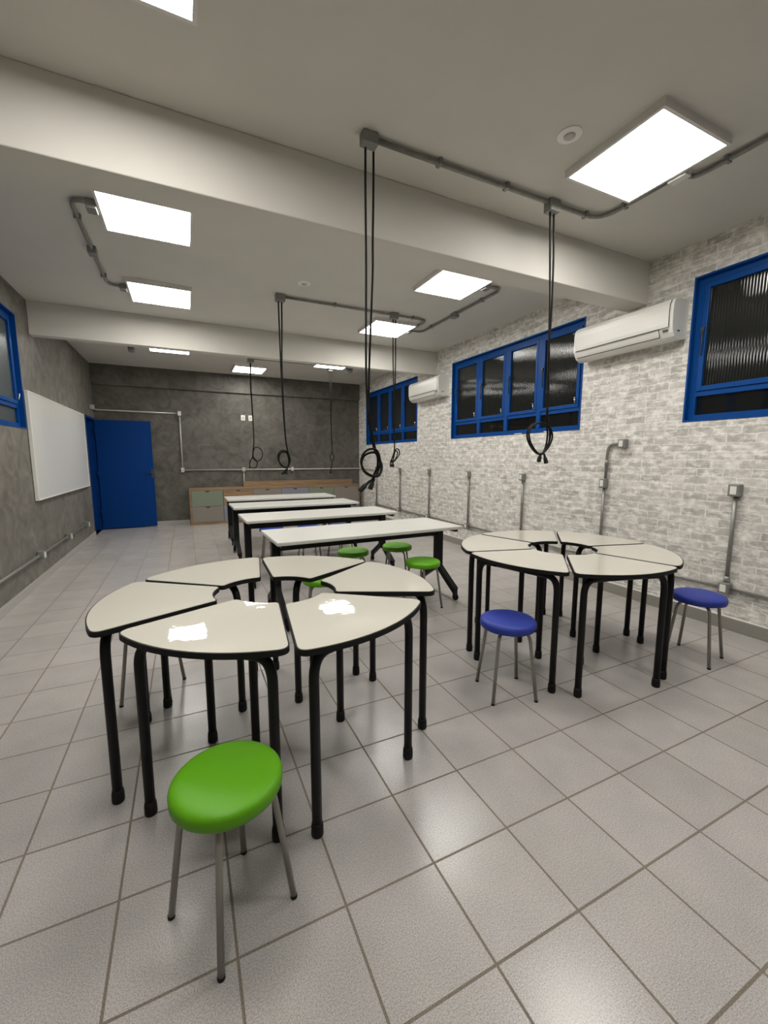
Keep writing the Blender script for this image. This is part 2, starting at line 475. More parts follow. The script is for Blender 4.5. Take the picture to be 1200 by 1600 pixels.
# ------------------------------------------------------------------ windows
def window(name, side, y0, y1, glass):
    """side +1: right wall (room lies towards -x), -1: left wall"""
    x_in = XR if side > 0 else XL
    def X(d): return x_in + side*d
    z0, z1 = WZ
    root = empty(name, (X(0.0), (y0+y1)/2, z0), kind='structure')
    def bx(m, d0, d1, ya, yb, za, zb, bev=0.0):
        a, b = sorted((X(d0), X(d1)))
        m.box((a, ya, za), (b, yb, zb), bevel=bev)
    e = 0.045
    m = MB()   # outer casing, its blue reveal and four mullions
    bx(m, -0.015, 0.34, y0, y0+e, z0, z1); bx(m, -0.015, 0.34, y1-e, y1, z0, z1)
    bx(m, -0.015, 0.34, y0+e, y1-e, z1-e, z1); bx(m, -0.015, 0.34, y0+e, y1-e, z0, z0+e)
    bx(m, 0.13, 0.30, y0+e, y0+0.2, z0+e, z1-e); bx(m, 0.13, 0.30, y1-0.2, y1-e, z0+e, z1-e)
    bx(m, 0.13, 0.30, y0+0.2, y1-0.2, z1-0.2, z1-e); bx(m, 0.13, 0.30, y0+0.2, y1-0.2, z0+e, z0+0.18)
    bx(m, 0.13, 0.30, y0+0.2, y1-0.2, z0+0.66, z0+0.79)
    W = (y1-y0-0.4)/4
    for k in range(1, 4):
        yc = y0+0.2+k*W
        bx(m, 0.10, 0.30, yc-0.10, yc+0.10, z0+0.18, z1-0.2, 0.01)
    m.build('frame', 'blue', root, world=True)
    for k in range(4):
        ya = y0+0.2+k*W+(0.10 if k else 0.0); yb = y0+0.2+(k+1)*W-(0.10 if k < 3 else 0.0)
        s = MB(); za, zb, t = z0+0.79, z1-0.2, 0.125
        bx(s, 0.09, 0.24, ya, ya+t, za, zb, 0.012); bx(s, 0.09, 0.24, yb-t, yb, za, zb, 0.012)
        bx(s, 0.09, 0.24, ya+t, yb-t, za, za+t, 0.012); bx(s, 0.09, 0.24, ya+t, yb-t, zb-t, zb, 0.012)
        so = s.build('sash', 'blue', root, world=True)
        g = MB(); bx(g, 0.16, 0.18, ya+t-0.01, yb-t+0.01, za+t-0.01, zb-t+0.01)
        g.build('glass_pane', glass, so, world=True)
        g = MB(); bx(g, 0.20, 0.22, ya-0.01, yb+0.01, z0+0.17, z0+0.67)
        g.build('lower_pane', 'clear' if side > 0 else 'frosted', root, world=True)
        yh = ya+0.10 if side > 0 else yb-0.10
        ys_ = yb-0.06 if side > 0 else ya+0.06
        h = MB().tube([(X(0.09), yh, za+0.13), (X(0.03), yh, za+0.15), (X(0.01), yh, za+0.30)], 0.018, 8)
        h.lathe([(0, za+0.28), (0.03, za+0.29), (0.03, za+0.33), (0, za+0.34)], 8, (X(0.01), yh))
        h.build('latch_handle', 'chrome', so, world=True)
        a = MB().tube([(X(0.07), ys_, za+0.9), (X(0.04), ys_, za+1.55)], 0.018, 6)
        bx(a, 0.03, 0.10, ys_-0.04, ys_+0.04, za+1.5, za+1.6)
        a.build('stay_arm', 'dark_plastic', so, world=True)
    return root

for i, (a, b) in enumerate(WIN):
    w = window('window_%d' % (i+1), 1, a, b, 'fluted')
    if i == 1:
        for yy in (8.55, 7.0):
            MB().box((XR-0.022, yy, WZ[0]+0.005), (XR-0.016, yy+0.42, WZ[0]+0.035)).build('sticker', 'white_plastic', w, world=True)
window('window_4', -1, *LWIN, 'frosted')

# ------------------------------------------------------------------ door
d = empty('door_1', (XL, 25.5, 0), kind='structure')
m = MB()
m.box((XL-WT, DOOR[0], 0), (XL+0.03, DOOR[0]+0.10, DOOR[3])); m.box((XL-WT, DOOR[1]-0.10, 0), (XL+0.03, DOOR[1], DOOR[3]))
m.box((XL-WT, DOOR[0]+0.10, DOOR[3]-0.12), (XL+0.03, DOOR[1]-0.10, DOOR[3]))
m.box((XL-WT, DOOR[1]-0.22, 0), (XL-0.18, DOOR[1]-0.10, DOOR[3]-0.12))
m.build('door_frame', 'blue_door', d, world=True)
leaf = MB().box((XL+0.06, 25.40, 0.05), (-3.98, 25.50, 6.55), bevel=0.012).build('door_leaf', 'blue_door', d, world=True)
m = MB().box((-4.12, 25.375, 3.10), (-4.02, 25.40, 3.62), bevel=0.01)
m.tube(fillet([(-4.07, 25.39, 3.40), (-4.07, 25.25, 3.40), (-4.44, 25.25, 3.40)], 0.06), 0.028, 8)
m.build('door_handle', 'dark_plastic', leaf, world=True)
m = MB()
for z in (0.9, 3.2, 5.7): m.tube([(XL+0.045, 25.39, z), (XL+0.045, 25.39, z+0.32)], 0.035, 8)
m.build('hinge', 'blue_door', leaf, world=True)

# ------------------------------------------------------------------ ceiling lights
def light_unit():
    root = empty('ceiling_light', (0, 0, ZC))
    m = MB()
    a, b, h = 0.94, 0.885, 0.135
    m.box((-a, -a, -h), (a, -b, 0)); m.box((-a, b, -h), (a, a, 0))
    m.box((-a, -b, -h), (-b, b, 0)); m.box((b, -b, -h), (a, b, 0))
    m.box((-b, -b, -0.03), (b, b, -0.005))
    m.build('frame', 'white_metal', root)
    MB().box((-b, -b, -h+0.012), (b, b, -h+0.03)).build('diffuser', 'lamp', root)
    return root
lights = [
    (5.72, 1.20, 'large bright LED panel at upper right of the photo near the round ceiling sensor'),
    (-2.68, 1.13, 'LED panel cut off by the top edge of the photo, before the first beam'),
    (-2.65, 7.24, 'LED panel beyond the first beam on the left, its elbow conduit at the nearer end'),
    (-2.60, 12.22, 'LED panel on the left just before the second beam'),
    (5.75, 7.26, 'LED panel beyond the first beam on the right, nearer the brick wall window'),
    (5.83, 12.25, 'LED panel on the right just before the second beam, behind hanging cords'),
    (-2.57, 19.65, 'thin strip of LED panel peeking below the second beam on the left'),
    (1.70, 23.25, 'LED panel in the far bay, middle one above the cabinet'),
    (5.93, 19.72, 'thin strip of LED panel peeking below the second beam on the right'),
    (5.72, -3.85, 'LED panel above the photographer on the right, outside the view'),
    (-2.68, -3.85, 'LED panel above the photographer on the left, outside the view'),
]
base_light = light_unit()
for i, (x, y, lb) in enumerate(lights):
    if i == 0:
        o = base_light; o.location = Vector((x, y, ZC))*T
    else:
        o = dup(base_light, (x, y, ZC), 0, lb)
    tag(o, lb, 'ceiling light', 'square LED panels on the ceiling')

# ------------------------------------------------------------------ ceiling sensors
def sensor(x, y, lb):
    r = empty('ceiling_sensor', (x, y, ZC), 0, lb, 'ceiling sensor', 'round ceiling sensors')
    MB().lathe([(0, -0.001), (0.205, -0.001), (0.205, -0.012), (0.19, -0.022), (0, -0.026)], 36).build('base', 'sensor_white', r)
    MB().lathe([(0, -0.025), (0.095, -0.025), (0.09, -0.04), (0.05, -0.05), (0, -0.052)], 24).build('cap', 'grey_plastic', r)
sensor(4.10, 1.45, 'round white sensor on the ceiling beside the large bright light panel')
sensor(1.56, 9.45, 'faint round white sensor on the ceiling between the two beams')

# ------------------------------------------------------------------ ceiling conduits
ZP = ZC-0.07
PR = 0.045
def pipe(pts, parent, r=PR, name='pipe', bend=0.28, mat='galv'):
    return MB().tube(fillet(pts, bend), r, 10).build(name, mat, parent, world=True)
def cbox(c, s, parent, name='junction_box', mat='cast'):
    m = MB().box([a-b/2 for a, b in zip(c, s)], [a+b/2 for a, b in zip(c, s)], bevel=0.02)
    o = m.build(name, mat, parent, world=True)
    return o
def saddle(c, axis, parent):
    d = {'x': (0.035, 0.075, 0.06), 'y': (0.075, 0.035, 0.06), 'z': (0.06, 0.075, 0.035)}[axis]
    MB().box([a-b for a, b in zip(c, d)], [a+b for a, b in zip(c, d)], bevel=0.01).build('clamp', 'cast', parent, world=True)

r = empty('ceiling_conduit', (0.97, 2.91, ZC), 0, 'grey conduit along the ceiling in front of the first beam, bending to the large light', 'conduit', 'ceiling conduits')
pipe([(1.1, 2.91, ZP), (6.78, 2.91, ZP), (6.78, 1.35, ZP)], r, bend=0.5)
pipe([(6.90, 1.12, ZP), (7.14, 1.10, ZP), (7.14, -3.6, ZP)], r, bend=0.32)
o1 = cbox((0.98, 2.91, ZC-0.10), (0.29, 0.20, 0.19), r); o2 = cbox((5.29, 2.92, ZC-0.13), (0.28, 0.22, 0.25), r)
cbox((6.80, 1.2, ZC-0.08), (0.2, 0.34, 0.15), r, 'driver_box', mat='white_plastic')
for x in (2.4, 4.0, 6.3): saddle((x, 2.91, ZC-0.061), 'x', r)
saddle((6.78, 2.3, ZC-0.061), 'y', r); saddle((7.14, 0.55, ZC-0.061), 'y', r)

r = empty('ceiling_conduit', (-4.08, 9.6, ZC), 0, 'dark conduit with elbows linking the two left light panels', 'conduit', 'ceiling conduits')
pipe([(-3.62, 7.14, ZP), (-4.08, 7.14, ZP), (-4.08, 12.0, ZP), (-3.56, 12.0, ZP)], r, bend=0.32)
cbox((-3.70, 7.24, ZC-0.10), (0.2, 0.3, 0.19), r); cbox((-4.08, 9.6, ZC-0.10), (0.2, 0.28, 0.19), r)
cbox((-3.66, 12.04, ZC-0.09), (0.2, 0.24, 0.17), r)
for y in (7.9, 11.3): saddle((-4.08, y, ZC-0.061), 'y', r)

r = empty('ceiling_conduit', (1.04, 10.66, ZC), 0, 'grey conduit run across the ceiling ahead of the second beam to the right panel', 'conduit', 'ceiling conduits')
pipe([(1.1, 10.66, ZP), (6.87, 10.66, ZP), (6.87, 11.75, ZP)], r, bend=0.4)
cbox((1.04, 10.67, ZC-0.12), (0.32, 0.24, 0.23), r); cbox((5.37, 10.65, ZC-0.12), (0.30, 0.24, 0.23), r)
for x in (3.0, 6.2): saddle((x, 10.66, ZC-0.061), 'x', r)

r = empty('ceiling_conduit', (7.5, 9.63, ZC), 0, 'grey conduit with a middle box joining the two right panels between the beams', 'conduit', 'ceiling conduits')
pipe([(6.92, 12.1, ZP), (7.46, 12.1, ZP), (7.46, 6.98, ZP), (6.86, 6.98, ZP)], r, bend=0.36)
cbox((7.46, 9.63, ZC-0.10), (0.2, 0.3, 0.19), r); cbox((6.82, 7.02, ZC-0.09), (0.2, 0.24, 0.17), r); cbox((6.86, 12.15, ZC-0.09), (0.18, 0.24, 0.17), r)
for y in (8.0, 11.3): saddle((7.46, y, ZC-0.061), 'y', r)

r = empty('ceiling_conduit', (1.42, 20.65, ZC), 0, 'conduit in the far bay mostly hidden behind the second beam, above the middle panel', 'conduit', 'ceiling conduits')
pipe([(1.42, 20.3, ZP), (7.38, 20.3, ZP)], r, bend=0.3)
pipe([(7.38, 20.3, ZP), (7.38, 20.7, ZP)], r)
cbox((1.42, 20.5, ZC-0.12), (0.32, 0.34, 0.23), r); cbox((6.17, 20.98, ZC-0.12), (0.30, 0.24, 0.23), r); cbox((7.38, 20.78, ZC-0.12), (0.28, 0.3, 0.23), r)
r = empty('ceiling_junction_box', (-4.31, 20.7, ZC), 0, 'small dark junction box under the ceiling left of the far strip light', 'junction box')
cbox((-4.31, 20.7, ZC-0.12), (0.26, 0.28, 0.23), r, 'box_body'); pipe([(-4.31, 20.55, ZP), (-4.31, 16.6, ZP)], r)

# ------------------------------------------------------------------ hanging power cords
def cords(y0, A, B, plugs, lb, rad=0.021, ph=0.0, ya=0.0):
    r = empty('hanging_power_cord', (A[0][0], y0, ZC-0.26), 0, lb, 'power cord', 'coiled cords hanging from the ceiling')
    for s, pts in ((-1, A), (1, B)):
        n = len(pts)
        p3 = [(x, y0 + s*0.022 + (0.05*math.sin(i*0.9+ph) if i > 5 else 0), z) for i, (x, z) in enumerate(pts)]
        p3[0] = (p3[0][0], y0+s*0.02, 9.57)
        MB().tube(p3, rad, 8, smooth_path=6).build('cord', 'cord', r, world=True)
    for (ax, az, bx_, bz) in plugs:
        a = Vector((ax, y0, az)); b = Vector((bx_, y0-0.03, bz)); dr = (b-a).normalized()
        L_ = (b-a).length
        MB().tube([a-dr*0.03, a+dr*L_*0.15, a+dr*L_*0.35, a+dr*L_*0.4, b-dr*0.02, b], [0.022, 0.028, 0.034, 0.046, 0.049, 0.043], 12).build('plug', 'rubber', r, world=True)

cords(2.91,
 [(0.902,9.568),(0.897,8.884),(0.902,7.849),(0.896,6.992),(0.891,6.108),(0.905,5.43),(0.948,5.027),(1.024,4.713),(1.103,4.452),(1.182,4.284),(1.209,4.162),(1.168,4.041),(1.101,3.969),(0.995,3.983),(0.877,4.057),(0.813,4.177),(0.801,4.284),(0.84,4.403),(0.932,4.474),(1.05,4.469),(1.129,4.392),(1.182,4.235),(1.155,4.078),(1.074,3.957),(0.94,3.86)],
 [(1.07,9.617),(1.067,8.926),(1.051,8.09),(1.05,7.664),(1.022,7.01),(0.979,6.117),(0.951,5.547),(0.961,5.086),(1.037,4.713),(1.089,4.464),(1.156,4.308),(1.196,4.138),(1.141,4.005),(1.048,3.964),(0.929,4.009),(0.851,4.106),(0.826,4.237),(0.866,4.355),(0.97,4.409),(1.076,4.404),(1.129,4.308),(1.142,4.139),(1.088,4.006),(1.047,3.909)],
 [(0.94,3.86,0.744,3.70),(1.047,3.897,0.954,3.73)],
 'nearest and longest hanging cord pair with a big double coil, left of the middle window', ph=0.4)
cords(2.92,
 [(5.216,9.638),(5.272,8.696),(5.335,7.643),(5.38,6.55),(5.418,5.705),(5.439,5.245),(5.524,5.044),(5.581,4.811),(5.543,4.618),(5.402,4.454),(5.225,4.394),(5.041,4.495),(4.914,4.682),(4.912,4.882),(5.029,5.029),(5.239,5.115),(5.42,5.085),(5.53,4.957),(5.562,4.781),(5.495,4.573),(5.383,4.439),(5.295,4.402)],
 [(5.365,9.673),(5.423,8.725),(5.441,7.658),(5.42,6.693),(5.438,5.991),(5.452,5.347),(5.479,5.101),(5.554,4.898),(5.538,4.692),(5.439,4.498),(5.285,4.402),(5.103,4.445),(4.947,4.61),(4.897,4.796),(4.955,4.969),(5.122,5.096),(5.318,5.117),(5.484,5.028),(5.546,4.869),(5.53,4.662),(5.44,4.484),(5.416,4.387)],
 [(5.295,4.402,5.216,4.232),(5.416,4.387,5.46,4.186)],
 'black cord pair coiled in one round loop in front of the middle window', ph=1.2)
cords(10.67,
 [(0.976,9.602),(0.981,8.775),(0.991,7.724),(1.007,6.868),(1.04,5.78),(1.083,5.004),(1.137,4.555),(1.22,4.284),(1.192,4.079),(1.097,3.966),(0.94,4.036),(0.81,4.217),(0.79,4.419),(0.889,4.554),(1.069,4.566),(1.179,4.42),(1.196,4.216),(1.119,3.966),(1.072,3.898)],
 [(1.095,9.62),(1.079,8.787),(1.046,7.729),(1.04,6.871),(1.062,5.78),(1.102,4.892),(1.159,4.51),(1.208,4.261),(1.168,4.056),(1.029,3.978),(0.874,4.104),(0.825,4.307),(0.875,4.464),(1.0,4.521),(1.135,4.465),(1.194,4.17),(1.131,3.966),(1.117,3.874)],
 [(1.072,3.898,0.908,3.741),(1.117,3.874,1.055,3.738)],
 'cord pair with double coil hanging before the dark wall, just left of the nearest cords', rad=0.026, ph=0.2)
cords(10.64,
 [(5.31,9.625),(5.314,8.14),(5.348,6.768),(5.345,5.808),(5.388,4.81),(5.355,4.507),(5.261,4.254),(5.29,4.152),(5.39,4.177),(5.505,4.304),(5.591,4.457),(5.561,4.635),(5.431,4.659),(5.332,4.406),(5.247,4.203),(5.227,4.127)],
 [(5.436,9.642),(5.442,8.153),(5.416,6.699),(5.385,5.711),(5.417,4.785),(5.383,4.507),(5.29,4.279),(5.333,4.177),(5.447,4.228),(5.542,4.432),(5.518,4.571),(5.417,4.583),(5.361,4.355),(5.324,4.127)],
 [(5.227,4.127,5.227,3.962),(5.324,4.127,5.33,3.954)],
 'cord pair with small narrow coil hanging in front of the far window', rad=0.024, ph=0.9)
cords(20.6,
 [(1.401,9.543),(1.366,8.433),(1.394,7.385),(1.421,6.323),(1.434,5.32),(1.371,4.777),(1.339,4.414),(1.409,4.232),(1.619,4.14),(1.823,4.305),(1.887,4.58),(1.754,4.853),(1.507,4.923),(1.394,4.741),(1.33,4.378),(1.193,4.123),(1.161,3.941)],
 [(1.435,9.546),(1.401,8.436),(1.428,7.387),(1.439,6.324),(1.439,5.248),(1.385,4.704),(1.38,4.378),(1.514,4.177),(1.598,4.048),(1.536,3.829),(1.372,3.739),(1.25,3.795)],
 [(1.161,3.941,1.159,3.723),(1.481,4.25,1.547,4.122)],
 'leftmost hanging cord, beside the two white wall sockets, with figure-eight loops', rad=0.028, ph=0.5)
cords(20.9,
 [(6.103,9.6),(6.099,8.795),(6.131,7.846),(6.149,6.498),(6.194,4.777),(6.302,4.461),(6.255,4.183),(6.2,4.104),(6.138,3.706),(6.098,3.547)],
 [(6.257,9.6),(6.234,8.805),(6.205,7.85),(6.178,6.499),(6.203,4.777),(6.064,4.5),(6.081,4.263),(6.208,4.104),(6.155,3.706),(6.118,3.507)],
 [(6.098,3.547,6.011,3.388),(6.118,3.507,6.086,3.347)],
 'thin faint cord with tiny loop under the right strip light against the dark wall', rad=0.024, ph=0.1)

# ------------------------------------------------------------------ wall conduits
def rbox(y, z, parent, socket=True, w=0.24, h=0.30):
    o = cbox((XR-0.11, y, z), (0.20, w, h), parent)
    if socket:
        MB().box((XR-0.222, y-w*0.28, z-h*0.33), (XR-0.208, y+w*0.28, z+h*0.33), bevel=0.006).build('socket_plate', 'white_plastic', o, world=True)
PX = XR-0.075
vert = [(22.5, 'farthest outlet conduit riser on the brick wall, by the back corner'),
        (18.94, 'second outlet riser on the brick wall counting from the back corner'),
        (15.44, 'third outlet riser on the brick wall counting from the back corner'),
        (11.85, 'fourth outlet riser from the back corner, left of the round-loop cord'),
        (8.32, 'outlet riser right below the round-loop cord, behind the far ring of tables')]
for y, lb in vert:
    r = empty('outlet_riser', (XR, y, 1.07), 0, lb, 'conduit', 'outlet risers on the brick wall')
    pipe([(PX, y, 1.2), (PX, y, 3.48)], r); rbox(y, 3.56, r, w=0.2, h=0.27); rbox(y, 1.07, r, w=0.22, h=0.26)
r = empty('outlet_riser', (XR, 4.72, 1.07), 0, 'tall outlet riser with a curved top ending in a second box', 'conduit', 'outlet risers on the brick wall')
pipe([(PX, 4.74, 1.2), (PX, 4.72, 3.4)], r); pipe([(PX, 4.70, 3.6), (PX, 4.68, 4.75), (PX, 4.22, 4.75)], r, bend=0.3)
rbox(4.72, 3.51, r, w=0.2); rbox(4.16, 4.75, r, w=0.22, h=0.27); rbox(4.74, 1.07, r, w=0.22, h=0.26)
pipe([(PX, 4.69, 4.05), (PX, 4.685, 4.25)], r, r=0.06, name='coupling')
r = empty('outlet_riser', (XR, 1.15, 1.07), 0, 'nearest outlet riser on the brick wall, behind the right blue stool', 'conduit', 'outlet risers on the brick wall')
pipe([(PX, 1.15, 1.2), (PX, 1.15, 3.45)], r); rbox(1.15, 3.53, r); rbox(1.15, 1.07, r, h=0.28)
pipe([(PX, 1.15, 1.18), (PX, 1.15, 1.36)], r, r=0.062, name='coupling')
r = empty('wall_conduit', (XR, 10, 1.06), 0, 'long low conduit running along the foot of the brick wall', 'conduit')
stops = [22.5, 18.94, 15.44, 11.85, 8.32, 4.74, 1.15, -6.0]
for a, b in zip(stops, stops[1:]):
    pipe([(PX, a-0.12, 1.06), (PX, b+0.12, 1.06)], r, r=0.038)
# left wall run
r = empty('wall_conduit', (XL, 13, 1.0), 0, 'low conduit with three outlet boxes on the grey wall under the whiteboard', 'conduit')
pipe([(XL+0.075, 2.0, 1.0), (XL+0.075, 20.9, 1.0)], r)
for y in (13.39, 17.16, 20.81):
    o = cbox((XL+0.11, y, 1.0), (0.20, 0.26, 0.28), r)
    MB().box((XL+0.208, y-0.08, 0.90), (XL+0.222, y+0.08, 1.10), bevel=0.006).build('socket_plate', 'white_plastic', o, world=True)
    saddle((XL+0.061, y-0.5, 1.0), 'z', r)
# back wall run
r = empty('wall_conduit', (-2.34, YB, 3.5), 0, 'silver conduit stepping down the dark back wall from the door to the right corner', 'conduit')
BY = YB-0.075
pipe([(XL+0.075, 24.98, 7.2), (XL+0.075, BY, 7.16), (-2.45, BY, 7.13)], r, r=0.042, bend=0.22, mat='alu')
pipe([(-2.34, BY, 7.0), (-2.34, BY, 3.66)], r, r=0.042, mat='alu')
pipe([(-2.22, BY, 3.53), (XR-0.075, BY, 3.51), (XR-0.075, 22.62, 3.52)], r, r=0.042, bend=0.18, mat='alu')
pipe([(1.44, BY, 3.4), (1.44, BY, 2.40)], r, r=0.042, mat='alu')
for x, z in ((-2.34, 7.13), (-2.34, 3.53), (1.44, 3.53), (4.79, 3.53)):
    cbox((x, YB-0.11, z), (0.2, 0.19, 0.27), r, mat='alu')
cbox((XL+0.11, 24.88, 7.22), (0.2, 0.26, 0.24), r, mat='alu')
for x, lb in ((1.55, 'left one of two white sockets on the dark back wall'), (2.04, 'right one of two white sockets on the back wall, beside a cord')):
    s = empty('wall_socket', (x, YB, 7.02), 0, lb, 'wall socket', 'sockets on the back wall')
    MB().box((x-0.135, YB-0.03, 6.84), (x+0.135, YB, 7.20), bevel=0.012).build('cover_plate', 'white_plastic', s, world=True)
    MB().box((x-0.07, YB-0.042, 6.92), (x+0.07, YB-0.031, 7.12), bevel=0.006).build('insert', 'grey_plastic', s, world=True)

# ------------------------------------------------------------------ air conditioners
def aircon(y0, y1, lb):
    r = empty('air_conditioner', (XR, (y0+y1)/2, 7.42), 0, lb, 'air conditioner', 'wall air conditioners')
    fx = lambda d_: XR - 0.002 - d_
    prof = [(0, 8.43), (0.40, 8.43), (0.52, 8.41), (0.60, 8.36), (0.645, 8.27), (0.655, 8.12), (0.65, 7.80), (0.635, 7.68),
            (0.59, 7.56), (0.52, 7.47), (0.42, 7.42), (0.30, 7.40), (0, 7.46)]
    MB().extrude_profile(prof, y0+0.03, y1-0.03, fx).build('body', 'white_plastic', r, world=True)
    side = [(d_*1.0+0.0, z) for d_, z in prof]
    for ya, yb in ((y0, y0+0.03), (y1-0.03, y1)):
        MB().extrude_profile(side, ya, yb, fx).build('end_cap', 'white_plastic', r, world=True)
    fp = [(0.50, 8.405), (0.60, 8.385), (0.655, 8.28), (0.67, 8.12), (0.665, 7.80), (0.65, 7.70), (0.63, 7.70), (0.63, 8.2), (0.5, 8.36)]
    MB().extrude_profile(fp, y0+0.10, y1-0.06, fx).build('front_panel', 'white_plastic', r, world=True)
    lv = [(0.648, 7.655), (0.612, 7.575), (0.545, 7.475), (0.45, 7.415), (0.44, 7.43), (0.53, 7.50), (0.59, 7.60), (0.625, 7.66)]
    lv = [(d_+0.012, z-0.006) for d_, z in lv]
    MB().extrude_profile(lv, y0+0.34, y1-0.12, fx).build('louvre', 'white_plastic', r, world=True)
    m = MB()
    for d_, z in ((0.668, 7.697), (0.583, 7.50)):
        m.tube([(fx(d_), y0+0.34, z), (fx(d_), y1-0.10, z)], 0.011, 6)
    m.tube([(fx(0.668), y0+0.10, 7.697), (fx(0.668), y0+0.34, 7.697)], 0.007, 6)
    m.tube([(fx(0.668), y0+0.34, 7.69), (fx(0.62), y0+0.34, 7.58), (fx(0.583), y0+0.34, 7.50)], 0.009, 6)
    m.tube([(fx(0.605), y0+0.085, 8.37), (fx(0.662), y0+0.085, 8.25), (fx(0.672), y0+0.085, 8.1), (fx(0.662), y0+0.085, 7.70)], 0.008, 6)
    m.build('seam', 'dark_plastic', r, world=True)
    m = MB().tube([(fx(0.56), y0+0.09, 8.402), (fx(0.56), y1-0.06, 8.402)], 0.008, 6)
    m.build('top_seam', 'grey_plastic', r, world=True)
    m = MB().box((XR-0.652, y0+0.12, 7.60), (XR-0.62, y0+0.24, 7.65))
    m.build('display', 'dark_plastic', r, world=True)
    MB().box((XR-0.42, y0-0.006, 7.60), (XR-0.33, y0+0.001, 7.64)).build('badge', 'dark_plastic', r, world=True)
aircon(2.66, 5.70, 'large nearer white air conditioner between two blue windows on the brick wall')
aircon(13.75, 16.80, 'smaller-looking far white air conditioner below the second beam')

# ------------------------------------------------------------------ whiteboard
r = empty('whiteboard', (XL, 18, 2.83), 0, 'large white board mounted on the grey wall between window and door', 'whiteboard')
y0, y1, z0, z1 = 13.72, 22.35, 2.84, 6.57
MB().box((XL+0.02, y0+0.04, z0+0.04), (XL+0.11, y1-0.04, z1-0.04)).build('panel', 'whiteboard', r, world=True)
m = MB()
m.box((XL+0.015, y0, z0), (XL+0.125, y0+0.05, z1), bevel=0.008); m.box((XL+0.015, y1-0.05, z0), (XL+0.125, y1, z1), bevel=0.008)
m.box((XL+0.015, y0+0.05, z0), (XL+0.125, y1-0.05, z0+0.05), bevel=0.008); m.box((XL+0.015, y0+0.05, z1-0.05), (XL+0.125, y1-0.05, z1), bevel=0.008)
m.build('frame', 'white_plastic', r, world=True)
MB().box((XL, y0+0.3, z0+0.3), (XL+0.02, y1-0.3, z1-0.3)).build('backing', 'dark_plastic', r, world=True)

# ------------------------------------------------------------------ sideboard
cx0, cx1, cy0, cy1, ch = -2.05, 9.62, 24.83, 25.86, 2.36
r = empty('sideboard', ((cx0+cx1)/2, cy1, 0), 0, 'long low oak sideboard with coloured doors along the dark back wall', 'sideboard')
m = MB()
m.box((cx0, cy0, ch-0.13), (cx1, cy1, ch), bevel=0.008)
m.box((cx0, cy0, 0.0), (cx0+0.11, cy1, ch-0.13)); m.box((cx1-0.11, cy0, 0.0), (cx1, cy1, ch-0.13))
m.box((cx0+0.11, cy0, 0.0), (cx1-0.11, cy1, 0.17)); m.box((cx0+0.11, cy0+0.1, 0.17), (cx1-0.11, cy1, ch-0.13))
m.build('carcass', 'oak', r, world=True)
MB().box((1.36, 25.5, ch+0.003), (9.3, 25.80, ch+0.36), bevel=0.008).build('top_shelf', 'oak', r, world=True)
top_c = ['sage', 'oak', 'taupe', 'lilac', 'sage', 'taupe']
bot_c = ['taupe', 'lilac', 'sage', 'taupe', 'oak', 'lilac']
dn = {'sage': 'sage green door', 'oak': 'oak door', 'taupe': 'taupe door', 'lilac': 'blue-grey door'}
dw = (cx1-cx0-0.22)/6
for k in range(6):
    xa = cx0+0.11+k*dw
    for (za, zb, c) in ((1.21, 2.215, top_c[k]), (0.18, 1.19, bot_c[k])):
        o = MB().box((xa+0.012, cy0-0.015, za), (xa+dw-0.012, cy0+0.07, zb), bevel=0.006).build('door', c, r, world=True, label=dn[c])
        xm = xa+dw/2
        poly = [(xm+0.14*math.cos(a), zb-0.003+0.10*math.sin(a)) for a in [math.pi+math.pi*i/12 for i in range(13)]]
        mm = MB().prism(poly, -0.006, 0.002)
        mm.xf(Matrix.Translation((0, cy0-0.016, 0)) @ Matrix.Rotation(math.pi/2, 4, 'X'))
        mm.build('finger_notch', 'dark_plastic', o, world=True)

